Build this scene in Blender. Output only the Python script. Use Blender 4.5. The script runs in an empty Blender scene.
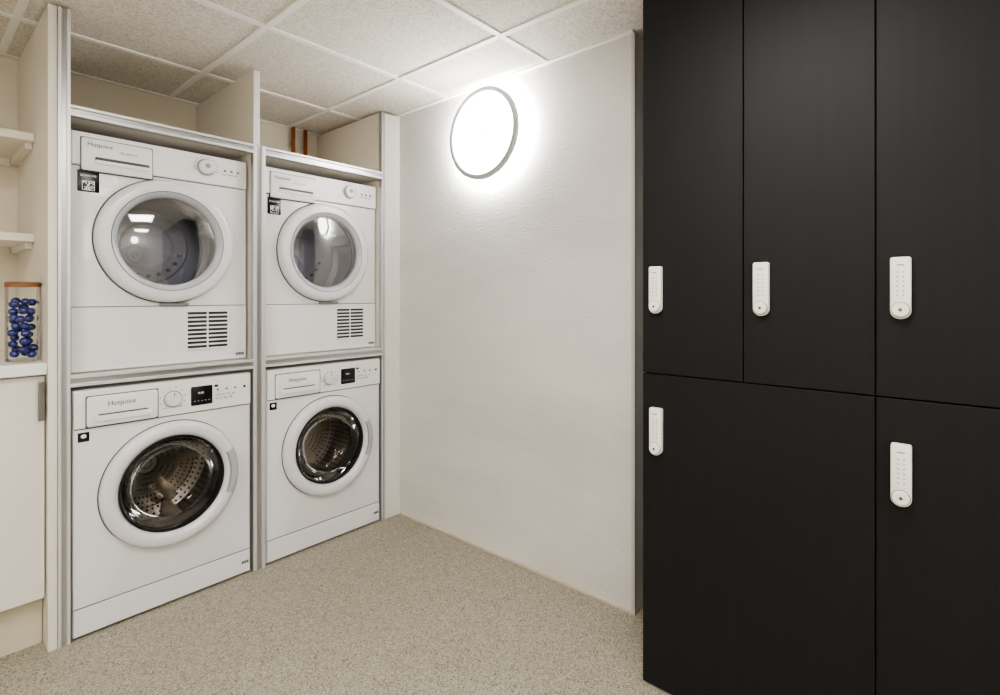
import bpy, bmesh, math, random
from mathutils import Vector, Matrix
random.seed(4)
scene = bpy.context.scene
PI = math.pi

# ------------------------------------------------------------------ helpers
def lin(c):
    out = []
    for v in c:
        v = v / 255.0
        out.append(v / 12.92 if v <= 0.04045 else ((v + 0.055) / 1.055) ** 2.4)
    return (out[0], out[1], out[2], 1.0)

def mat_base(name):
    m = bpy.data.materials.new(name)
    m.use_nodes = True
    nt = m.node_tree
    b = nt.nodes["Principled BSDF"]
    return m, nt, b

def mat(name, col, rough=0.5, metal=0.0, spec=0.5, coat=0.0, var=0.0, vscale=3.0, bump=0.0, bscale=200.0):
    m, nt, b = mat_base(name)
    b.inputs["Base Color"].default_value = lin(col)
    b.inputs["Roughness"].default_value = rough
    b.inputs["Metallic"].default_value = metal
    b.inputs["Specular IOR Level"].default_value = spec
    b.inputs["Coat Weight"].default_value = coat
    tc = nt.nodes.new("ShaderNodeTexCoord")
    n = nt.nodes.new("ShaderNodeTexNoise")
    n.inputs["Scale"].default_value = vscale
    n.inputs["Detail"].default_value = 4
    nt.links.new(tc.outputs["Object"], n.inputs["Vector"])
    mix = nt.nodes.new("ShaderNodeMix"); mix.data_type = 'RGBA'
    mix.inputs["A"].default_value = lin([max(0, v * (1 - var)) for v in col])
    mix.inputs["B"].default_value = lin([min(255, v * (1 + var)) for v in col])
    nt.links.new(n.outputs["Fac"], mix.inputs["Factor"])
    nt.links.new(mix.outputs["Result"], b.inputs["Base Color"])
    if bump > 0:
        n2 = nt.nodes.new("ShaderNodeTexNoise")
        n2.inputs["Scale"].default_value = bscale
        n2.inputs["Detail"].default_value = 3
        nt.links.new(tc.outputs["Object"], n2.inputs["Vector"])
        bp = nt.nodes.new("ShaderNodeBump")
        bp.inputs["Strength"].default_value = bump
        bp.inputs["Distance"].default_value = 0.002
        nt.links.new(n2.outputs["Fac"], bp.inputs["Height"])
        nt.links.new(bp.outputs["Normal"], b.inputs["Normal"])
    return m

def emis(name, col, strength):
    m = bpy.data.materials.new(name); m.use_nodes = True
    nt = m.node_tree; nt.nodes.clear()
    e = nt.nodes.new("ShaderNodeEmission")
    e.inputs[0].default_value = (*col, 1); e.inputs[1].default_value = strength
    o = nt.nodes.new("ShaderNodeOutputMaterial")
    nt.links.new(e.outputs[0], o.inputs[0])
    return m

def glass(name, tint, ior=1.45, rough=0.02, boost=1.0):
    m = bpy.data.materials.new(name); m.use_nodes = True
    nt = m.node_tree; nt.nodes.clear()
    t = nt.nodes.new("ShaderNodeBsdfTransparent"); t.inputs[0].default_value = (*tint, 1)
    g = nt.nodes.new("ShaderNodeBsdfGlossy"); g.inputs["Roughness"].default_value = rough
    f = nt.nodes.new("ShaderNodeFresnel"); f.inputs[0].default_value = ior
    mu = nt.nodes.new("ShaderNodeMath"); mu.operation = 'MULTIPLY'; mu.inputs[1].default_value = boost; mu.use_clamp = True
    mx = nt.nodes.new("ShaderNodeMixShader"); o = nt.nodes.new("ShaderNodeOutputMaterial")
    nt.links.new(f.outputs[0], mu.inputs[0]); nt.links.new(mu.outputs[0], mx.inputs[0])
    nt.links.new(t.outputs[0], mx.inputs[1]); nt.links.new(g.outputs[0], mx.inputs[2])
    nt.links.new(mx.outputs[0], o.inputs[0])
    return m

def add(ob, parent=None):
    scene.collection.objects.link(ob)
    if parent: ob.parent = parent
    return ob

def empty(name, loc, rz=0.0):
    e = bpy.data.objects.new(name, None)
    e.location = loc; e.rotation_euler = (0, 0, rz); e.empty_display_size = 0.1
    return add(e)

def mesh_obj(name, verts, faces, m, parent=None, smooth=False, bevel=0.0, seg=2):
    me = bpy.data.meshes.new(name)
    me.from_pydata([tuple(v) for v in verts], [], faces)
    bm = bmesh.new(); bm.from_mesh(me)
    bmesh.ops.remove_doubles(bm, verts=bm.verts, dist=1e-6)
    bmesh.ops.recalc_face_normals(bm, faces=bm.faces)
    bm.to_mesh(me); bm.free()
    me.materials.append(m)
    ob = bpy.data.objects.new(name, me)
    add(ob, parent)
    if smooth:
        for p in me.polygons: p.use_smooth = True
        me.set_sharp_from_angle(angle=math.radians(35))
    return ob

def box_vf(x0, x1, y0, y1, z0, z1, o=0):
    v = [(x0, y0, z0), (x1, y0, z0), (x1, y1, z0), (x0, y1, z0), (x0, y0, z1), (x1, y0, z1), (x1, y1, z1), (x0, y1, z1)]
    f = [(0, 3, 2, 1), (4, 5, 6, 7), (0, 1, 5, 4), (1, 2, 6, 5), (2, 3, 7, 6), (3, 0, 4, 7)]
    return v, [tuple(i + o for i in q) for q in f]

def box(name, x0, x1, y0, y1, z0, z1, m, parent=None, bevel=0.0):
    v, f = box_vf(x0, x1, y0, y1, z0, z1)
    ob = mesh_obj(name, v, f, m, parent)
    if bevel > 0:
        md = ob.modifiers.new("bevel", 'BEVEL'); md.width = bevel; md.segments = 2
    return ob

def boxes(name, lst, m, parent=None, bevel=0.0):
    V = []; F = []
    for b in lst:
        v, f = box_vf(*b, o=len(V)); V += v; F += f
    me = bpy.data.meshes.new(name); me.from_pydata(V, [], F); me.materials.append(m)
    ob = bpy.data.objects.new(name, me); add(ob, parent)
    if bevel > 0:
        md = ob.modifiers.new("bevel", 'BEVEL'); md.width = bevel; md.segments = 2
    return ob

def lathe(name, prof, c, m, parent=None, axis='y', seg=96, a0=0.0, a1=2 * PI, smooth=True):
    full = abs(a1 - a0 - 2 * PI) < 1e-6
    n = seg if full else seg + 1
    V = []; F = []
    def P(r, h, a):
        if axis == 'y': return (c[0] + r * math.cos(a), c[1] + h, c[2] + r * math.sin(a))
        if axis == 'z': return (c[0] + r * math.cos(a), c[1] + r * math.sin(a), c[2] + h)
    L = [0]
    for i in range(1, len(prof)):
        L.append(L[-1] + math.hypot(prof[i][0] - prof[i - 1][0], prof[i][1] - prof[i - 1][1]))
    for (r, h) in prof:
        for k in range(n):
            V.append(P(r, h, a0 + (a1 - a0) * k / seg))
    for i in range(len(prof) - 1):
        for k in range(seg):
            k2 = (k + 1) % n
            F.append((i * n + k, i * n + k2, (i + 1) * n + k2, (i + 1) * n + k))
    me = bpy.data.meshes.new(name); me.from_pydata(V, [], F)
    ul = me.uv_layers.new(name="UVMap")
    idx = 0
    for i in range(len(prof) - 1):
        for k in range(seg):
            q = [(k / seg, L[i]), ((k + 1) / seg, L[i]), ((k + 1) / seg, L[i + 1]), (k / seg, L[i + 1])]
            for j, li in enumerate(me.polygons[idx].loop_indices): ul.data[li].uv = q[j]
            idx += 1
    bm = bmesh.new(); bm.from_mesh(me)
    bmesh.ops.remove_doubles(bm, verts=bm.verts, dist=1e-6)
    bmesh.ops.recalc_face_normals(bm, faces=bm.faces)
    bm.to_mesh(me); bm.free()
    me.materials.append(m)
    if smooth:
        for p in me.polygons: p.use_smooth = True
        me.set_sharp_from_angle(angle=math.radians(38))
    return add(bpy.data.objects.new(name, me), parent)

def disc(name, r, y0, y1, c, m, parent, b=0.002, seg=48):
    s = -1 if y1 < y0 else 1
    return lathe(name, [(0, y0), (r, y0), (r, y1 - s * b), (r - b, y1), (0, y1)], c, m, parent, seg=seg)

def rrect(name, cx, cz, w, h, r, y0, y1, m, parent, bev=0.0015, rb=None):
    rb = r if rb is None else rb
    def ring(ins, y):
        pts = []
        for (sx, sz, a, rr) in [(1, 1, 0, r), (-1, 1, 90, r), (-1, -1, 180, rb), (1, -1, 270, rb)]:
            for k in range(9):
                t = math.radians(a + 90 * k / 8)
                q = max(rr - ins, 0.0001)
                pts.append((cx + sx * (w / 2 - rr) + q * math.cos(t), y, cz + sz * (h / 2 - rr) + q * math.sin(t)))
        return pts
    R = [ring(0, y0), ring(0, y1 + bev), ring(bev * 0.3, y1 + bev * 0.3), ring(bev, y1)]
    V = []; F = []
    n = 36
    for q in R: V += q
    for i in range(3):
        for k in range(n):
            F.append((i * n + k, i * n + (k + 1) % n, (i + 1) * n + (k + 1) % n, (i + 1) * n + k))
    F.append(tuple(range(n))[::-1]); F.append(tuple(range(3 * n, 4 * n)))
    me = bpy.data.meshes.new(name); me.from_pydata(V, [], F)
    bm = bmesh.new(); bm.from_mesh(me); bmesh.ops.recalc_face_normals(bm, faces=bm.faces); bm.to_mesh(me); bm.free()
    me.materials.append(m)
    for p in me.polygons: p.use_smooth = True
    me.set_sharp_from_angle(angle=math.radians(50))
    return add(bpy.data.objects.new(name, me), parent)

def text(name, body, size, x, y, z, m, parent, align='LEFT'):
    cu = bpy.data.curves.new(name, 'FONT'); cu.body = body; cu.size = size; cu.align_x = align
    cu.materials.append(m); cu.extrude = 0.0002
    ob = bpy.data.objects.new(name, cu); ob.location = (x, y, z); ob.rotation_euler = (PI / 2, 0, 0)
    return add(ob, parent)

# ------------------------------------------------------------------ materials
M_white = mat("appliance_white", (230, 230, 232), 0.22, spec=0.5, coat=0.3, var=0.01)
M_white2 = mat("appliance_plastic", (234, 234, 235), 0.3, var=0.01)
M_ring = mat("door_ring_white", (221, 222, 226), 0.22, coat=0.25)
M_ringin = mat("door_inner_grey", (176, 179, 186), 0.3)
M_seam = mat("seam_grey", (80, 80, 82), 0.6)
M_grey = mat("mid_grey", (140, 141, 143), 0.45)
M_dark = mat("dark_plastic", (22, 22, 24), 0.25)
M_vent = mat("vent_dark", (45, 46, 48), 0.6)
M_rubber = mat("rubber_grey", (44, 44, 46), 0.5)
M_black = mat("matte_black", (10, 10, 10), 0.7)
M_ink = mat("print_ink", (36, 38, 42), 0.6)
M_lab = mat("label_white", (235, 235, 235), 0.5)
M_led = emis("display_led", (0.8, 0.9, 1.0), 0.4)
M_panel = mat("melamine_cream", (231, 225, 213), 0.45, var=0.02)
M_filler = mat("filler_white", (226, 223, 218), 0.5, var=0.02)
M_copper = mat("copper_pipe", (150, 86, 48), 0.4, metal=0.6)
M_wood = mat("jar_lid_wood", (130, 92, 60), 0.6, var=0.15, vscale=30)
M_pod = mat("detergent_blue", (36, 44, 98), 0.12, coat=0.6, var=0.6, vscale=60)
M_lock = mat("lock_white", (236, 234, 228), 0.35)
M_lockg = mat("lock_grey", (140, 138, 132), 0.4)
M_chrome = mat("chrome", (200, 200, 200), 0.15, metal=1.0)
M_rim = mat("lamp_rim", (182, 182, 180), 0.4, metal=0.1)
M_handle = mat("handle_steel", (140, 138, 135), 0.35, metal=0.8)

def brushed(name, col, rough, sc, metal=0.7):
    m, nt, b = mat_base(name)
    b.inputs["Metallic"].default_value = metal
    tc = nt.nodes.new("ShaderNodeTexCoord"); mp = nt.nodes.new("ShaderNodeMapping")
    mp.inputs["Scale"].default_value = sc
    n = nt.nodes.new("ShaderNodeTexNoise"); n.inputs["Scale"].default_value = 1.0; n.inputs["Detail"].default_value = 5
    cr = nt.nodes.new("ShaderNodeValToRGB")
    cr.color_ramp.elements[0].position = 0.3; cr.color_ramp.elements[0].color = lin([v * 0.93 for v in col])
    cr.color_ramp.elements[1].position = 0.7; cr.color_ramp.elements[1].color = lin(col)
    nt.links.new(tc.outputs["Object"], mp.inputs[0]); nt.links.new(mp.outputs[0], n.inputs["Vector"])
    nt.links.new(n.outputs["Fac"], cr.inputs[0]); nt.links.new(cr.outputs[0], b.inputs["Base Color"])
    b.inputs["Roughness"].default_value = rough
    return m
M_alu = brushed("brushed_aluminium", (234, 234, 234), 0.36, (300, 300, 4), 0.5)
M_aluh = brushed("brushed_aluminium_rail", (234, 234, 234), 0.36, (4, 300, 300), 0.5)
M_aluw = brushed("aluminium_channel", (198, 198, 199), 0.3, (300, 300, 4), 0.8)
M_aluwh = brushed("aluminium_channel_rail", (198, 198, 199), 0.3, (4, 300, 300), 0.8)

def wall_mat(name, c1, c2, bump=0.35):
    m, nt, b = mat_base(name)
    tc = nt.nodes.new("ShaderNodeTexCoord")
    n = nt.nodes.new("ShaderNodeTexNoise"); n.inputs["Scale"].default_value = 1.3; n.inputs["Detail"].default_value = 5
    mp = nt.nodes.new("ShaderNodeMapping"); mp.inputs["Scale"].default_value = (1, 0.7, 2.2)
    nt.links.new(tc.outputs["Object"], mp.inputs[0]); nt.links.new(mp.outputs[0], n.inputs["Vector"])
    cr = nt.nodes.new("ShaderNodeValToRGB")
    cr.color_ramp.elements[0].position = 0.35; cr.color_ramp.elements[0].color = lin(c1)
    cr.color_ramp.elements[1].position = 0.65; cr.color_ramp.elements[1].color = lin(c2)
    nt.links.new(n.outputs["Fac"], cr.inputs[0]); nt.links.new(cr.outputs[0], b.inputs["Base Color"])
    n2 = nt.nodes.new("ShaderNodeTexNoise"); n2.inputs["Scale"].default_value = 110; n2.inputs["Detail"].default_value = 3
    nt.links.new(tc.outputs["Object"], n2.inputs["Vector"])
    bp = nt.nodes.new("ShaderNodeBump"); bp.inputs["Strength"].default_value = bump; bp.inputs["Distance"].default_value = 0.005
    nt.links.new(n2.outputs["Fac"], bp.inputs["Height"]); nt.links.new(bp.outputs["Normal"], b.inputs["Normal"])
    b.inputs["Roughness"].default_value = 0.5
    return m
M_wall = wall_mat("painted_wall", (206, 204, 203), (223, 221, 218), 0.6)
M_wallb = wall_mat("painted_wall_back", (230, 221, 204), (236, 228, 212), 0.15)

# speckled vinyl floor
m, nt, b = mat_base("speckled_vinyl"); M_floor = m
tc = nt.nodes.new("ShaderNodeTexCoord")
v1 = nt.nodes.new("ShaderNodeTexVoronoi"); v1.inputs["Scale"].default_value = 330
sp = nt.nodes.new("ShaderNodeSeparateColor")
cr = nt.nodes.new("ShaderNodeValToRGB"); cr.color_ramp.interpolation = 'CONSTANT'
E = cr.color_ramp.elements
E[0].position = 0; E[0].color = lin((96, 91, 81))
E[1].position = 0.12; E[1].color = lin((136, 131, 116))
for p, c in [(0.28, (159, 154, 139)), (0.70, (170, 165, 150)), (0.9, (190, 186, 173))]:
    e = E.new(p); e.color = lin(c)
nt.links.new(tc.outputs["Object"], v1.inputs["Vector"]); nt.links.new(v1.outputs["Color"], sp.inputs[0])
nt.links.new(sp.outputs[0], cr.inputs[0])
n = nt.nodes.new("ShaderNodeTexNoise"); n.inputs["Scale"].default_value = 2.0; n.inputs["Detail"].default_value = 4
nt.links.new(tc.outputs["Object"], n.inputs["Vector"])
mx = nt.nodes.new("ShaderNodeMix"); mx.data_type = 'RGBA'; mx.blend_type = 'MULTIPLY'
cr2 = nt.nodes.new("ShaderNodeValToRGB"); cr2.color_ramp.elements[0].color = (0.88, 0.87, 0.84, 1); cr2.color_ramp.elements[1].color = (1, 1, 1, 1)
nt.links.new(n.outputs["Fac"], cr2.inputs[0])
mx.inputs["Factor"].default_value = 1
nt.links.new(cr.outputs[0], mx.inputs["A"]); nt.links.new(cr2.outputs[0], mx.inputs["B"])
nt.links.new(mx.outputs["Result"], b.inputs["Base Color"])
b.inputs["Roughness"].default_value = 0.45

# mineral ceiling tile
m, nt, b = mat_base("mineral_tile"); M_tile = m
tc = nt.nodes.new("ShaderNodeTexCoord")
n = nt.nodes.new("ShaderNodeTexNoise"); n.inputs["Scale"].default_value = 130; n.inputs["Detail"].default_value = 6; n.inputs["Roughness"].default_value = 0.7
cr = nt.nodes.new("ShaderNodeValToRGB")
cr.color_ramp.elements[0].position = 0.32; cr.color_ramp.elements[0].color = lin((190, 184, 174))
cr.color_ramp.elements[1].position = 0.56; cr.color_ramp.elements[1].color = lin((241, 237, 229))
nt.links.new(tc.outputs["Object"], n.inputs["Vector"]); nt.links.new(n.outputs["Fac"], cr.inputs[0])
nt.links.new(cr.outputs[0], b.inputs["Base Color"])
bp = nt.nodes.new("ShaderNodeBump"); bp.inputs["Strength"].default_value = 0.4; bp.inputs["Distance"].default_value = 0.003
nt.links.new(n.outputs["Fac"], bp.inputs["Height"]); nt.links.new(bp.outputs["Normal"], b.inputs["Normal"])
b.inputs["Roughness"].default_value = 0.9
M_bar = mat("ceiling_grid_white", (248, 247, 244), 0.45)

# black locker laminate
m, nt, b = mat_base("black_laminate"); M_lockr = m
tc = nt.nodes.new("ShaderNodeTexCoord"); mp = nt.nodes.new("ShaderNodeMapping"); mp.inputs["Scale"].default_value = (50, 50, 2.0)
n = nt.nodes.new("ShaderNodeTexNoise"); n.inputs["Scale"].default_value = 1; n.inputs["Detail"].default_value = 5
cr = nt.nodes.new("ShaderNodeValToRGB")
cr.color_ramp.elements[0].position = 0.3; cr.color_ramp.elements[0].color = lin((27, 27, 29))
cr.color_ramp.elements[1].position = 0.75; cr.color_ramp.elements[1].color = lin((30, 30, 32))
nt.links.new(tc.outputs["Object"], mp.inputs[0]); nt.links.new(mp.outputs[0], n.inputs["Vector"])
nt.links.new(n.outputs["Fac"], cr.inputs[0]); nt.links.new(cr.outputs[0], b.inputs["Base Color"])
b.inputs["Roughness"].default_value = 0.5; b.inputs["Specular IOR Level"].default_value = 0.22

def drum_mat(name, col, nu, nv, rough, metal=0.85):
    m, nt, b = mat_base(name)
    uv = nt.nodes.new("ShaderNodeTexCoord"); sx = nt.nodes.new("ShaderNodeSeparateXYZ")
    nt.links.new(uv.outputs["UV"], sx.inputs[0])
    def mth(op, a, bb=None):
        k = nt.nodes.new("ShaderNodeMath"); k.operation = op
        if isinstance(a, float): k.inputs[0].default_value = a
        else: nt.links.new(a, k.inputs[0])
        if bb is not None:
            if isinstance(bb, float): k.inputs[1].default_value = bb
            else: nt.links.new(bb, k.inputs[1])
        return k.outputs[0]
    fu = mth('SUBTRACT', mth('FRACT', mth('MULTIPLY', sx.outputs[0], float(nu))), 0.5)
    fv = mth('SUBTRACT', mth('FRACT', mth('MULTIPLY', sx.outputs[1], float(nv))), 0.5)
    d = mth('SQRT', mth('ADD', mth('MULTIPLY', fu, fu), mth('MULTIPLY', fv, fv)))
    hole = mth('LESS_THAN', d, 0.22)
    mx = nt.nodes.new("ShaderNodeMix"); mx.data_type = 'RGBA'
    mx.inputs["A"].default_value = lin(col); mx.inputs["B"].default_value = lin((14, 13, 12))
    nt.links.new(hole, mx.inputs["Factor"]); nt.links.new(mx.outputs["Result"], b.inputs["Base Color"])
    b.inputs["Metallic"].default_value = metal; b.inputs["Roughness"].default_value = rough
    return m
M_drumw = drum_mat("washer_drum_steel", (180, 172, 162), 64, 44, 0.28)
M_drumd = mat("dryer_drum_zinc", (214, 214, 222), 0.32, metal=0.35, var=0.05, vscale=10)
M_drumb = mat("dryer_back_plate", (204, 204, 216), 0.35, metal=0.2)
M_steel = mat("steel_plain", (172, 164, 154), 0.28, metal=0.9)
M_gw = glass("washer_door_glass", (0.70, 0.69, 0.68), 1.45, 0.02, 0.6)
M_gd = glass("dryer_door_glass", (0.93, 0.94, 0.96), 1.5, 0.05, 6.0)
M_jar = glass("jar_glass", (0.99, 1.0, 1.0), 1.25, 0.01, 0.7)
M_teal = mat("teal_print", (40, 110, 110), 0.5)

# ------------------------------------------------------------------ room
CEIL = 2.15
BACK = 2.90
box("floor", -1.8, 2.4, -2.4, 3.05, -0.1, 0.0, M_floor)
ceil = box("ceiling", -1.8, 2.4, -2.4, 3.05, CEIL, CEIL + 0.1, M_tile)
xs = [-1.524, -0.924, -0.324, 0.276, 0.876, 1.476]
ys = [-2.33, -1.73, -1.13, -0.53, 0.07, 0.67, 1.27, 1.87, 2.47]
bars = []
for x in xs: bars.append((x - 0.012, x + 0.012, -2.2, BACK, CEIL - 0.006, CEIL + 0.001))
for y in ys[1:]: bars.append((-1.6, 1.78 if y > 0.88 else 2.08, y - 0.012, y + 0.012, CEIL - 0.0064, CEIL + 0.001))
bars.append((1.76, 1.78, 0.88, BACK, CEIL - 0.0068, CEIL + 0.001))
bars.append((-1.6, 1.78, BACK - 0.02, BACK, CEIL - 0.0072, CEIL + 0.001))
boxes("ceiling_grid_bars", bars, M_bar, ceil)
box("wall_back", -1.6, 1.78, BACK, BACK + 0.15, 0, CEIL, M_wallb)
box("wall_right", 1.78, 2.08, 0.883, 3.05, 0, CEIL, M_wall, bevel=0.004)
box("wall_locker_side", 2.08, 2.28, -2.2, 0.883, 0, CEIL, M_wall)
box("wall_left", -1.75, -1.6, -2.35, 3.05, 0, CEIL, M_wallb)
box("wall_front", -1.6, 2.28, -2.35, -2.2, 0, CEIL, M_wall)
M_caulk = mat("skirting_seal", (196, 186, 166), 0.6, var=0.1, vscale=8)
box("baseboard_right", 1.772, 1.78, 0.883, 2.245, 0, 0.012, M_caulk, bevel=0.002)
box("trim_1", 1.774, 1.784, 0.878, 0.892, 0, CEIL - 0.01, mat("corner_bead", (190, 188, 184), 0.5), bevel=0.001)

# ceiling light panels (recessed 600x600 LED)
M_pl = emis("led_panel_diffuser", (1.0, 0.955, 0.895), 11.5)
for (cx, cy) in [(0.576, 0.37), (-0.624, 0.97), (0.576, -1.43), (-0.624, -0.83)]:
    e = empty("ceiling_light_panel", (cx, cy, CEIL))
    box("diffuser", -0.27, 0.27, -0.27, 0.27, -0.010, -0.004, M_pl, e)
    boxes("bezel", [(-0.3, 0.3, -0.3, -0.27, -0.014, -0.0005), (-0.3, 0.3, 0.27, 0.3, -0.014, -0.0005),
                    (-0.3, -0.27, -0.27, 0.27, -0.014, -0.0005), (0.27, 0.3, -0.27, 0.27, -0.014, -0.0005)], M_bar, e)

# ------------------------------------------------------------------ laundry frame
FR = 2.245
fr = empty("laundry_shelving_frame", (0.328, FR, 0))
def fb(name, x0, x1, y0, y1, z0, z1, m, bevel=0.0015):
    return box(name, x0 - 0.328, x1 - 0.328, y0 - FR, y1 - FR, z0, z1, m, fr, bevel)
TOPZ = 2.14
fb("end_panel", 0.328, 0.352, FR + 0.004, BACK - 0.001, 0, TOPZ, M_panel)
fb("bay_side_panel", 0.353, 0.384, FR + 0.03, BACK - 0.001, 0, TOPZ, M_panel)
fb("divider_panel", 1.0, 1.045, FR + 0.03, BACK - 0.001, 0, 1.822, M_panel)
fb("divider_upper_panel", 0.997, 1.022, FR + 0.004, BACK - 0.001, 1.823, TOPZ, M_panel)
fb("right_panel", 1.662, 1.69, FR + 0.03, BACK - 0.001, 0, TOPZ, M_panel)
fb("right_filler", 1.682, 1.7795, FR + 0.006, FR + 0.03, 0, TOPZ, M_filler)
def post(name, x0, x1, z0, z1):
    fb(name + "_web", x0, x1, FR + 0.009, FR + 0.03, z0, z1, M_aluw, 0)
    w = (x1 - x0) * 0.27
    fb(name + "_flange_a", x0, x0 + w, FR, FR + 0.012, z0, z1, M_alu, 0.001)
    fb(name + "_flange_b", x1 - w, x1, FR, FR + 0.012, z0, z1, M_alu, 0.001)
post("left_post", 0.353, 0.386, 0, TOPZ)
post("centre_post", 0.997, 1.048, 0, 1.822)
fb("centre_upper_edge", 0.996, 1.023, FR, FR + 0.004, 1.823, TOPZ, M_alu, 0.001)
post("right_post", 1.660, 1.681, 0, TOPZ)
def rail(name, x0, x1, z0, z1):
    fb(name + "_web", x0, x1, FR + 0.008, FR + 0.028, z0, z1, M_aluwh, 0)
    w = (z1 - z0) * 0.28
    fb(name + "_flange_a", x0, x1, FR - 0.0005, FR + 0.012, z0, z0 + w, M_aluh, 0.001)
    fb(name + "_flange_b", x0, x1, FR - 0.0005, FR + 0.012, z1 - w, z1, M_aluh, 0.001)
for nm, a, bb in [("left_bay", 0.386, 0.997), ("right_bay", 1.048, 1.660)]:
    fb(nm + "_top_board", a, bb, FR + 0.028, BACK - 0.001, 1.79, 1.82, M_panel)
    rail(nm + "_top_rail", a, bb, 1.785, 1.822)
    fb(nm + "_mid_board", a, bb, FR + 0.028, BACK - 0.001, 0.87, 0.905, M_panel)
    rail(nm + "_mid_rail", a, bb, 0.866, 0.906)

# ------------------------------------------------------------------ machines
W = 0.595; D = 0.575
def cabinet(name, h, z0, cx, cz, r, parent):
    x0, x1, zz0, zz1 = 0.0, W, z0, h
    ang = [2 * PI * k / 96 for k in range(96)]
    for (px, pz) in [(x0, zz0), (x1, zz0), (x1, zz1), (x0, zz1)]:
        ang.append(math.atan2(pz - cz, px - cx) % (2 * PI))
    ang = sorted(set(round(a, 6) for a in ang))
    n = len(ang)
    def rect(a, ins):
        dx, dz = math.cos(a), math.sin(a)
        ts = []
        if dx > 1e-9: ts.append((x1 - cx) / dx)
        if dx < -1e-9: ts.append((x0 - cx) / dx)
        if dz > 1e-9: ts.append((zz1 - cz) / dz)
        if dz < -1e-9: ts.append((zz0 - cz) / dz)
        t = min(ts)
        X, Z = cx + t * dx, cz + t * dz
        return (min(max(X, x0 + ins), x1 - ins), min(max(Z, zz0 + ins), zz1 - ins))
    V = []
    for a in ang: V.append((cx + r * math.cos(a), 0.03, cz + r * math.sin(a)))
    for a in ang: V.append((cx + r * math.cos(a), 0.0, cz + r * math.sin(a)))
    for ins, y in [(0.007, 0), (0.002, 0.002), (0, 0.007), (0, D)]:
        for a in ang:
            X, Z = rect(a, ins); V.append((X, y, Z))
    F = []
    for i in range(5):
        for k in range(n):
            F.append((i * n + k, i * n + (k + 1) % n, (i + 1) * n + (k + 1) % n, (i + 1) * n + k))
    F.append(tuple(range(5 * n, 6 * n)))
    return mesh_obj(name, V, F, M_white, parent, smooth=True)

def lifters(parent, cx, cz, r, y0, y1, m, n=3, ph=0.5):
    for k in range(n):
        a = ph + 2 * PI * k / n
        V = []; F = []
        sec = [(-0.035, 0.0), (-0.02, 0.03), (-0.008, 0.05), (0.008, 0.05), (0.02, 0.03), (0.035, 0.0)]
        for y in (y0, y1):
            for (t, hgt) in sec:
                rr = r - 0.002 - hgt
                V.append((cx + rr * math.cos(a) - t * math.sin(a), y, cz + rr * math.sin(a) + t * math.cos(a)))
        for i in range(5): F.append((i, i + 1, i + 7, i + 6))
        F.append((0, 1, 2, 3, 4, 5)); F.append((6, 7, 8, 9, 10, 11)); F.append((5, 0, 6, 11))
        mesh_obj("drum_lifter", V, F, m, parent, smooth=True)

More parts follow.
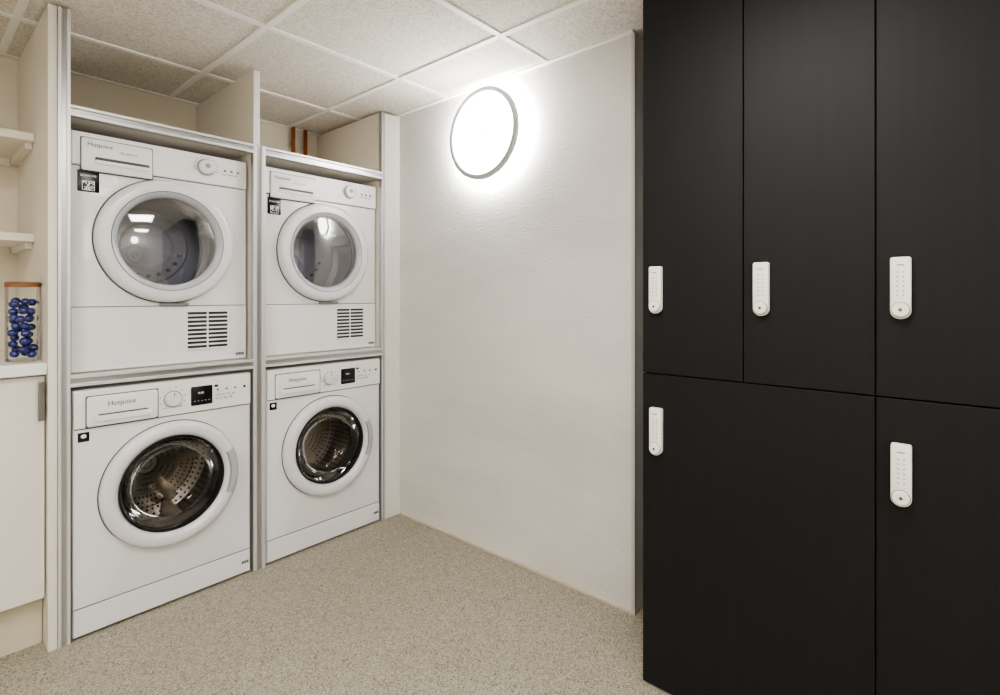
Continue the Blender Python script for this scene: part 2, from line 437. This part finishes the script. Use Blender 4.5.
def washing_machine(x, z):
    p = empty("washing_machine", (x, 2.258, z))
    cx, cz = 0.303, 0.457
    cabinet("cabinet", 0.845, 0.0, cx, cz, 0.185, p)
    box("plinth_seam", 0.004, W - 0.004, -0.0006, 0.002, 0.0955, 0.0985, M_seam, p)
    box("plinth_plate", 0.003, W - 0.003, -0.003, 0.002, 0.004, 0.0945, M_white, p, 0.0015)
    box("control_fascia", 0.002, W - 0.002, -0.008, 0.002, 0.713, 0.841, M_white2, p, 0.004)
    box("fascia_seam", 0.004, W - 0.004, -0.0006, 0.002, 0.7095, 0.713, M_seam, p)
    rrect("drawer_gap", 0.143, 0.768, 0.219, 0.111, 0.006, 0, -0.0086, M_seam, p, 0.0003)
    rrect("detergent_drawer", 0.143, 0.768, 0.212, 0.104, 0.008, 0, -0.014, M_white2, p, 0.003)
    rrect("drawer_pull", 0.143, 0.742, 0.17, 0.026, 0.008, 0, -0.0195, M_white2, p, 0.004)
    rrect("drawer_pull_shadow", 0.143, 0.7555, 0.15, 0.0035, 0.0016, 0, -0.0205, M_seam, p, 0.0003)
    text("brand_print", "Hotpoint", 0.023, 0.095, -0.0146, 0.783, M_ink, p)
    c = (0.300, 0.0, 0.776)
    disc("dial_base", 0.036, -0.002, -0.0095, c, M_white2, p, 0.001)
    lathe("dial_knob", [(0, -0.004), (0.029, -0.004), (0.028, -0.02), (0.0255, -0.025), (0.021, -0.0265), (0, -0.0265)], c, M_ring, p, seg=64)
    lathe("dial_ring", [(0.0285, -0.0095), (0.0315, -0.0095), (0.0315, -0.0125), (0.0285, -0.0125)], c, M_grey, p, seg=64)
    rrect("dial_mark", c[0], 0.794, 0.0025, 0.012, 0.001, -0.02, -0.0269, M_ink, p, 0.0002)
    for k in range(10):
        a = math.radians(-50 + k * 31)
        rrect("dial_tick", c[0] + 0.043 * math.cos(a), c[2] + 0.043 * math.sin(a), 0.006, 0.0022, 0.0009, -0.006, -0.0085, M_ink, p, 0.0002)
    rrect("display", 0.402, 0.775, 0.078, 0.074, 0.004, -0.004, -0.0105, M_dark, p, 0.001)
    text("display_digits", "8:88", 0.012, 0.388, -0.0111, 0.782, M_led, p)
    for k in range(5):
        rrect("display_icon", 0.376 + k * 0.013, 0.755, 0.005, 0.002, 0.0009, -0.008, -0.0108, M_led, p, 0.0002)
    for k in range(3):
        rrect("touch_button", 0.462 + k * 0.034, 0.790, 0.009, 0.009, 0.0044, -0.006, -0.010, M_grey, p, 0.0006)
    rrect("mode_button", 0.456, 0.806, 0.014, 0.009, 0.002, -0.006, -0.0095, M_ink, p, 0.0006)
    rrect("power_button", 0.567, 0.790, 0.010, 0.010, 0.0049, -0.006, -0.0105, M_ink, p, 0.0006)
    text("print_row", "wash care   eco   spin", 0.009, 0.452, -0.0084, 0.766, M_ink, p)
    text("print_row", "40'  60'  9kg  1400", 0.009, 0.452, -0.0084, 0.752, M_ink, p)
    cc = (cx, 0, cz)
    lathe("door_shadow_gap", [(0.232, 0.0), (0.2355, 0.0), (0.2355, -0.001), (0.2320, -0.001)], cc, M_seam, p, seg=128)
    lathe("door_ring", [(0.226, 0.0005), (0.2325, -0.004), (0.2325, -0.020), (0.230, -0.029), (0.224, -0.035), (0.214, -0.0385), (0.200, -0.0385),
                        (0.190, -0.035), (0.183, -0.028), (0.179, -0.018), (0.178, 0.0)], cc, M_ring, p, seg=128)
    lathe("door_inner_rim", [(0.1785, -0.021), (0.173, -0.022), (0.167, -0.014), (0.165, 0.004)], cc, M_dark, p, seg=128)
    lathe("door_glass", [(0.168, -0.010), (0.164, 0.004), (0.156, 0.03), (0.142, 0.06), (0.115, 0.085), (0.07, 0.1), (0.0, 0.106)], cc, M_gw, p, seg=128)
    lathe("door_gasket", [(0.186, 0.02), (0.178, 0.012), (0.170, 0.02), (0.166, 0.035), (0.172, 0.055), (0.162, 0.07), (0.168, 0.085), (0.205, 0.098)], cc, M_rubber, p, seg=96)
    lathe("door_grip_recess", [(0.194, -0.0375), (0.2, -0.0392), (0.210, -0.0402), (0.220, -0.0385), (0.228, -0.0340), (0.2300, -0.030)], cc, M_ringin, p, seg=32,
          a0=math.radians(-24), a1=math.radians(24))
    lathe("door_grip_line", [(0.1965, -0.0385), (0.1980, -0.0408), (0.1995, -0.0412), (0.2005, -0.0398)], cc, M_grey, p, seg=32,
          a0=math.radians(-24), a1=math.radians(24))
    lathe("drum_lip", [(0.195, 0.100), (0.2, 0.095), (0.235, 0.104)], cc, M_steel, p, seg=96)
    lathe("drum", [(0.235, 0.1), (0.24, 0.11), (0.24, 0.34)], cc, M_drumw, p, seg=96)
    lathe("drum_back", [(0.24, 0.34), (0.20, 0.355), (0.19, 0.345), (0.13, 0.34), (0.12, 0.325), (0.05, 0.32), (0.04, 0.33), (0, 0.33)], cc, M_drumw, p, seg=96)
    for k in range(6):
        a = k * PI / 3
        V = [(cx + r_ * math.cos(a + d_), y_, cz + r_ * math.sin(a + d_)) for (r_, d_, y_) in
             [(0.05, 0.35, 0.317), (0.05, -0.35, 0.317), (0.21, -0.10, 0.335), (0.21, 0.10, 0.335)]]
        mesh_obj("drum_back_rib", V, [(0, 1, 2, 3)], M_steel, p)
    lifters(p, cx, cz, 0.24, 0.12, 0.33, M_steel, 3, 0.9)
    rrect("sticker", 0.030, 0.683, 0.032, 0.032, 0.002, 0, -0.0012, M_dark, p, 0.0003)
    rrect("sticker_print", 0.030, 0.686, 0.015, 0.013, 0.005, 0, -0.0016, M_lab, p, 0.0002)
    rrect("rating_label", 0.572, 0.047, 0.03, 0.012, 0.001, 0, -0.0036, M_grey, p, 0.0003)
    for k in range(3):
        rrect("rating_print", 0.563 + k * 0.009, 0.047, 0.004, 0.008, 0.0005, 0, -0.004, M_ink, p, 0.0001)
    for fx in (0.05, W - 0.05):
        lathe("foot", [(0, -z), (0.022, -z), (0.022, 0.002), (0, 0.002)], (fx, 0.06, 0), M_rubber, p, axis='z', seg=24)
        lathe("foot", [(0, -z), (0.022, -z), (0.022, 0.002), (0, 0.002)], (fx, D - 0.06, 0), M_rubber, p, axis='z', seg=24)
    return p

def tumble_dryer(x, z):
    p = empty("tumble_dryer", (x, 2.298, z))
    cx, cz = 0.298, 0.478
    H = 0.845
    cabinet("cabinet", H, 0.0, cx, cz, 0.18, p)
    cc = (cx, 0, cz)
    box("control_fascia", 0.002, W - 0.002, -0.008, 0.002, 0.726, H - 0.003, M_white2, p, 0.004)
    box("fascia_seam", 0.004, W - 0.004, -0.0006, 0.002, 0.7225, 0.726, M_seam, p)
    rrect("container_gap", 0.136, 0.766, 0.219, 0.119, 0.005, 0, -0.0086, M_seam, p, 0.0003)
    rrect("water_container", 0.136, 0.766, 0.213, 0.113, 0.006, 0, -0.014, M_white2, p, 0.003)
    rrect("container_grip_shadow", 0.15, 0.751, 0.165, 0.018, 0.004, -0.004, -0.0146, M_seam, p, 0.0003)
    rrect("container_grip", 0.15, 0.7425, 0.165, 0.015, 0.004, -0.004, -0.0178, M_white2, p, 0.003)
    text("brand_print", "Hotpoint", 0.020, 0.045, -0.0146, 0.795, M_ink, p)
    text("container_print", "7kg  sensor dry", 0.009, 0.14, -0.0146, 0.785, M_ink, p)
    c = (0.433, 0, 0.792)
    lathe("dial_knob", [(0, -0.004), (0.031, -0.004), (0.030, -0.02), (0.027, -0.025), (0.022, -0.0265), (0, -0.0265)], c, M_ring, p, seg=64)
    lathe("dial_ring", [(0.0305, -0.007), (0.0340, -0.007), (0.0340, -0.0115), (0.0305, -0.0115)], c, M_grey, p, seg=64)
    rrect("dial_mark", c[0], 0.795, 0.02, 0.018, 0.008, -0.02, -0.0272, M_grey, p, 0.0006)
    for k in range(14):
        a = math.radians(-20 + k * 17)
        rrect("dial_tick", c[0] + 0.043 * math.cos(a), c[2] + 0.043 * math.sin(a), 0.006, 0.0022, 0.0009, -0.006, -0.0085, M_ink, p, 0.0002)
    for k in range(3):
        rrect("option_button", 0.505 + k * 0.026, 0.790, 0.010, 0.010, 0.0049, -0.005, -0.0115, M_grey, p, 0.001)
    text("print_row", "start  delay  dry", 0.009, 0.496, -0.0084, 0.772, M_ink, p)
    lathe("door_outline", [(0.234, 0.0), (0.2380, 0.0), (0.2380, -0.001), (0.2335, -0.001)], cc, M_seam, p, seg=128)
    lathe("door_ring", [(0.228, 0.0005), (0.234, -0.004), (0.234, -0.018), (0.231, -0.029), (0.224, -0.036), (0.212, -0.0390), (0.1905, -0.0385)], cc, M_ring, p, seg=128)
    lathe("door_ring_groove", [(0.1905, -0.0385), (0.1890, -0.035), (0.1875, -0.0378)], cc, M_grey, p, seg=128)
    lathe("door_inner_rim", [(0.1875, -0.0378), (0.180, -0.035), (0.172, -0.029), (0.167, -0.020), (0.166, 0.004), (0.176, 0.004)], cc, M_ringin, p, seg=128)
    lathe("door_window", [(0.168, -0.019), (0.15, -0.0235), (0.125, -0.0285), (0.10, -0.0325), (0.075, -0.0355), (0.05, -0.0375), (0.025, -0.0387), (0.0, -0.039)], cc, M_gd, p, seg=128)
    rrect("door_latch_tab", cx + 0.02, 0.236, 0.10, 0.012, 0.004, 0, -0.012, M_grey, p, 0.002)
    lathe("drum_mouth", [(0.182, 0.02), (0.184, 0.05), (0.2, 0.06), (0.25, 0.075)], cc, M_rubber, p, seg=96)
    lathe("drum", [(0.25, 0.075), (0.255, 0.09), (0.255, 0.28)], cc, M_drumd, p, seg=96)
    lathe("drum_back", [(0.255, 0.28), (0.23, 0.295), (0.215, 0.28), (0.16, 0.275), (0.15, 0.26), (0.10, 0.255), (0.09, 0.265), (0, 0.265)], cc, M_drumb, p, seg=96)
    for (dx, dz) in [(-0.04, -0.04)]:
        for rr in (0.05, 0.034, 0.018):
            lathe("vent_ring", [(rr, 0.265), (rr, 0.242), (rr - 0.006, 0.238), (rr - 0.012, 0.242), (rr - 0.012, 0.265)], (cx + dx, 0, cz + dz), M_drumb, p, seg=48)
    for k in range(9):
        a = math.radians(200 + k * 18)
        rr = 0.125
        lathe("vent_boss", [(0.0, 0.246), (0.007, 0.248), (0.009, 0.265)], (cx + rr * math.cos(a), 0, cz + rr * math.sin(a)), M_grey, p, seg=20)
    lifters(p, cx, cz, 0.255, 0.10, 0.27, M_drumb, 3, 0.35)
    box("lower_seam", 0.004, W - 0.004, -0.0006, 0.002, 0.2285, 0.2315, M_seam, p)
    box("lower_panel", 0.003, W - 0.003, -0.004, 0.002, 0.004, 0.2275, M_white, p, 0.002)
    lst = []
    for k in range(9):
        zc = 0.060 + k * 0.0168
        lst.append((0.366, 0.436, -0.0048, 0.001, zc, zc + 0.0098))
        lst.append((0.443, 0.516, -0.0048, 0.001, zc, zc + 0.0098))
    boxes("vent_grille_slots", lst, M_vent, p)
    lst = []
    for k in range(10):
        zc = 0.060 + k * 0.0168 - 0.0070
        lst.append((0.362, 0.520, -0.0075, 0.001, zc, zc + 0.0062))
    boxes("vent_grille_louvres", lst, M_white2, p, 0.001)
    rrect("sticker", 0.051, 0.672, 0.062, 0.074, 0.003, 0, -0.0012, M_dark, p, 0.0003)
    rrect("sticker_code", 0.051, 0.657, 0.036, 0.034, 0.001, 0, -0.0016, M_lab, p, 0.0002)
    ql = []
    for i in range(8):
        for j in range(8):
            if random.random() < 0.5:
                ql.append((0.035 + i * 0.004, 0.039 + i * 0.004, -0.0019, 0, 0.642 + j * 0.0038, 0.6458 + j * 0.0038))
    boxes("sticker_code_print", ql, M_dark, p)
    text("sticker_title", "SCAN ME", 0.011, 0.028, -0.0016, 0.688, M_lab, p)
    rrect("rating_label", 0.567, 0.024, 0.036, 0.012, 0.001, 0, -0.0048, M_grey, p, 0.0003)
    for k in range(3):
        rrect("rating_print", 0.556 + k * 0.01, 0.024, 0.005, 0.008, 0.0005, 0, -0.0052, M_teal, p, 0.0001)
    return p

FEET = 0.006
washing_machine(0.393, FEET)
washing_machine(1.057, FEET)
tumble_dryer(0.393, 0.9065)
tumble_dryer(1.060, 0.9065)

# ------------------------------------------------------------------ copper pipes above shelf
for px_ in (1.50, 1.575):
    p = empty("copper_pipe", (px_, BACK - 0.03, 1.8205))
    lathe("tube", [(0, 0.0), (0.011, 0.0), (0.011, 0.328), (0, 0.328)], (0, 0, 0), M_copper, p, axis='z', seg=24)
    lathe("coupling", [(0.011, 0.12), (0.0145, 0.122), (0.0145, 0.17), (0.011, 0.172)], (0, 0, 0), M_copper, p, axis='z', seg=24)
    lathe("clip", [(0, 0), (0.008, 0), (0.008, 0.03), (0, 0.03)], (0, 0, 0.24), M_lab, p, axis='y', seg=16)

# ------------------------------------------------------------------ kitchenette on the left
KX0 = -1.0; KX1 = 0.3275
k = empty("base_cabinet", (KX1, 2.28, 0))
def kb(name, x0, x1, y0, y1, z0, z1, m, bevel=0.002):
    return box(name, x0 - KX1, x1 - KX1, y0 - 2.28, y1 - 2.28, z0, z1, m, k, bevel)
M_kdoor = mat("kitchen_door_white", (226, 223, 216), 0.4, var=0.01)
M_plinth = mat("plinth_cream", (208, 200, 180), 0.5)
M_top = mat("worktop_white", (238, 236, 233), 0.3)
kb("carcass", KX0, KX1 - 0.001, 2.30, BACK - 0.001, 0.165, 0.915, M_panel, 0)
kb("plinth", KX0, KX1 - 0.001, 2.335, 2.355, 0, 0.165, M_plinth, 0.001)
for i in range(3):
    x1 = KX1 - 0.003 - i * 0.45
    x0 = max(x1 - 0.446, KX0)
    kb("door_leaf", x0, x1, 2.28, 2.299, 0.172, 0.910, M_kdoor)
    kb("handle_bar", x1 - 0.019, x1 - 0.002, 2.256, 2.268, 0.765, 0.895, M_handle, 0.003)
    kb("handle_stem", x1 - 0.014, x1 - 0.006, 2.266, 2.281, 0.785, 0.795, M_handle, 0)
    kb("handle_stem", x1 - 0.014, x1 - 0.006, 2.266, 2.281, 0.87, 0.88, M_handle, 0)
kb("worktop", KX0, KX1 - 0.0005, 2.255, BACK - 0.001, 0.916, 0.955, M_top, 0.003)
for z in (1.73, 1.37):
    s = empty("wall_shelf", (KX1, BACK, z))
    box("board", KX0 - KX1, -0.0005, -0.41, -0.0005, 0, 0.028, M_panel, s, 0.0015)
    boxes("support_batten", [(-0.022, -0.0008, -0.37, -0.002, -0.022, -0.0002)], M_panel, s, 0.001)
    boxes("rear_batten", [(KX0 - KX1, -0.024, -0.022, -0.001, -0.03, -0.0002)], M_panel, s, 0.001)

# jar of detergent pods
j = empty("detergent_pod_jar", (0.2815, 2.375, 0.9555))
JR = 0.0445; JH = 0.250
lathe("glass_body", [(0, 0.0), (JR - 0.004, 0), (JR, 0.004), (JR, JH)], (0, 0, 0), M_jar, j, axis='z', seg=64)
lathe("glass_base", [(0, 0.003), (JR - 0.003, 0.003), (JR - 0.003, 0.008), (0, 0.008)], (0, 0, 0), M_jar, j, axis='z', seg=64)
lathe("lid", [(0, JH), (JR + 0.001, JH), (JR + 0.001, JH + 0.014), (JR - 0.002, JH + 0.017), (0, JH + 0.017)], (0, 0, 0), M_wood, j, axis='z', seg=64)
bm = bmesh.new()
pts = []
for tr in range(6000):
    a = random.uniform(0, 2 * PI); r = 0.0285 * math.sqrt(random.random())
    q = Vector((r * math.cos(a), r * math.sin(a), random.uniform(0.022, 0.205)))
    if all((q - o_).length > 0.0255 for o_ in pts): pts.append(q)
for q in pts:
    mtx = Matrix.Translation(q) @ Matrix.Rotation(random.uniform(0, 3), 4, 'Z') @ Matrix.Rotation(random.uniform(-.8, .8), 4, 'X') @ Matrix.Diagonal((1.05, 0.9, 0.9, 1))
    bmesh.ops.create_icosphere(bm, subdivisions=3, radius=0.0140, matrix=mtx)
me = bpy.data.meshes.new("pods"); bm.to_mesh(me); bm.free(); me.materials.append(M_pod)
for p_ in me.polygons: p_.use_smooth = True
add(bpy.data.objects.new("pods", me), j)

# ------------------------------------------------------------------ wall lamp, plus two unseen copies added as fill
M_face = emis("lamp_diffuser", (1.0, 0.98, 0.95), 8.0)
M_halo = emis("lamp_halo", (1.0, 0.98, 0.96), 100.0)
M_fill_halo = emis("fill_lamp_halo", (1.0, 0.98, 0.95), 12.0)
def wall_lamp(loc, rz, mh):
    Lm = empty("round_wall_lamp", loc, rz)
    lathe("housing", [(0, 0), (0.150, 0), (0.150, -0.047), (0, -0.047)], (0, 0, 0), M_rim, Lm, seg=96)
    lathe("halo_strip", [(0.153, -0.043), (0.198, -0.044)], (0, 0, 0), mh, Lm, seg=96)
    lathe("rim", [(0.150, -0.0455), (0.203, -0.0455), (0.206, -0.048), (0.206, -0.062), (0.203, -0.066), (0.187, -0.068), (0.183, -0.062)], (0, 0, 0), M_rim, Lm, seg=96)
    lathe("diffuser", [(0.184, -0.060), (0.180, -0.066), (0.165, -0.070), (0.12, -0.073), (0.06, -0.075), (0, -0.0755)], (0, 0, 0), M_face, Lm, seg=96)
wall_lamp((1.78, 1.592, 1.906), -PI / 2, M_halo)
wall_lamp((-1.6, 0.3, 1.72), PI / 2, M_fill_halo)  # unseen lamp on the left wall, added to brighten the ceiling
wall_lamp((0.2, -2.2, 1.72), PI, M_fill_halo)  # second added lamp, out of view on the front wall, fill only

# ------------------------------------------------------------------ lockers
LK = empty("locker_cabinet", (1.49, 0.712, 0), -PI / 2)
NL = 8; PW = 0.29
box("carcass", 0.004, NL * PW - 0.002, 0.02, 0.50, 0.0, 2.14, M_black, LK)
SEAM = 0.942
for i in range(NL):
    box("upper_door", i * PW + 0.0014, (i + 1) * PW - 0.0014, 0, 0.0195, SEAM + 0.0018, 2.138, M_lockr, LK, 0.0012)
for i in range(NL // 2):
    box("lower_door", i * 2 * PW + 0.0014, (i + 1) * 2 * PW - 0.0014, 0, 0.0195, 0.004, SEAM - 0.0018, M_lockr, LK, 0.0012)

def lock(cx, cz):
    rrect("lock_back", cx, cz, 0.034, 0.134, 0.006, 0, -0.006, M_lockg, LK, 0.001, 0.0165)
    rrect("lock_body", cx, cz, 0.038, 0.140, 0.005, -0.003, -0.018, M_lock, LK, 0.0025, 0.0188)
    disc("lock_knob", 0.016, -0.016, -0.025, (cx, 0, cz - 0.049), M_lock, LK, 0.002)
    lathe("lock_knob_ring", [(0.0162, -0.0175), (0.0176, -0.0175), (0.0176, -0.0192), (0.0162, -0.0192)], (cx, 0, cz - 0.049), M_lockg, LK, seg=48)
    disc("lock_keyhole", 0.0042, -0.023, -0.0258, (cx, 0, cz - 0.049), M_chrome, LK, 0.0005, 24)
    disc("lock_key_slot", 0.0020, -0.023, -0.0261, (cx, 0, cz - 0.049), M_dark, LK, 0.0002, 12)
    for r_ in range(6):
        for c_ in range(2):
            disc("lock_key", 0.0017, -0.016, -0.0184, (cx - 0.0055 + c_ * 0.011, 0, cz + 0.036 - r_ * 0.0105), M_lockg, LK, 0.0002, 12)
    rrect("lock_logo", cx, cz + 0.052, 0.014, 0.003, 0.001, -0.016, -0.0183, M_lockg, LK, 0.0001)
for i in range(NL): lock(i * PW + 0.047, 1.193)
for i in range(NL // 2): lock(i * 2 * PW + 0.048, 0.772)

# ------------------------------------------------------------------ world & camera
w = bpy.data.worlds.new("world"); scene.world = w; w.use_nodes = True
w.node_tree.nodes["Background"].inputs[0].default_value = (0.9, 0.88, 0.85, 1)
w.node_tree.nodes["Background"].inputs[1].default_value = 0.3

cam = bpy.data.cameras.new("camera"); co = bpy.data.objects.new("camera", cam); add(co)
co.location = (0, 0, 1.175)
co.rotation_euler = (PI / 2, 0, -math.radians(49.2))
cam.sensor_width = 36; cam.lens = 18.79; cam.shift_y = -0.0515
cam.clip_start = 0.02
scene.camera = co
scene.view_settings.view_transform = 'AgX'
scene.view_settings.look = 'AgX - Medium High Contrast'
scene.view_settings.exposure = 1.12
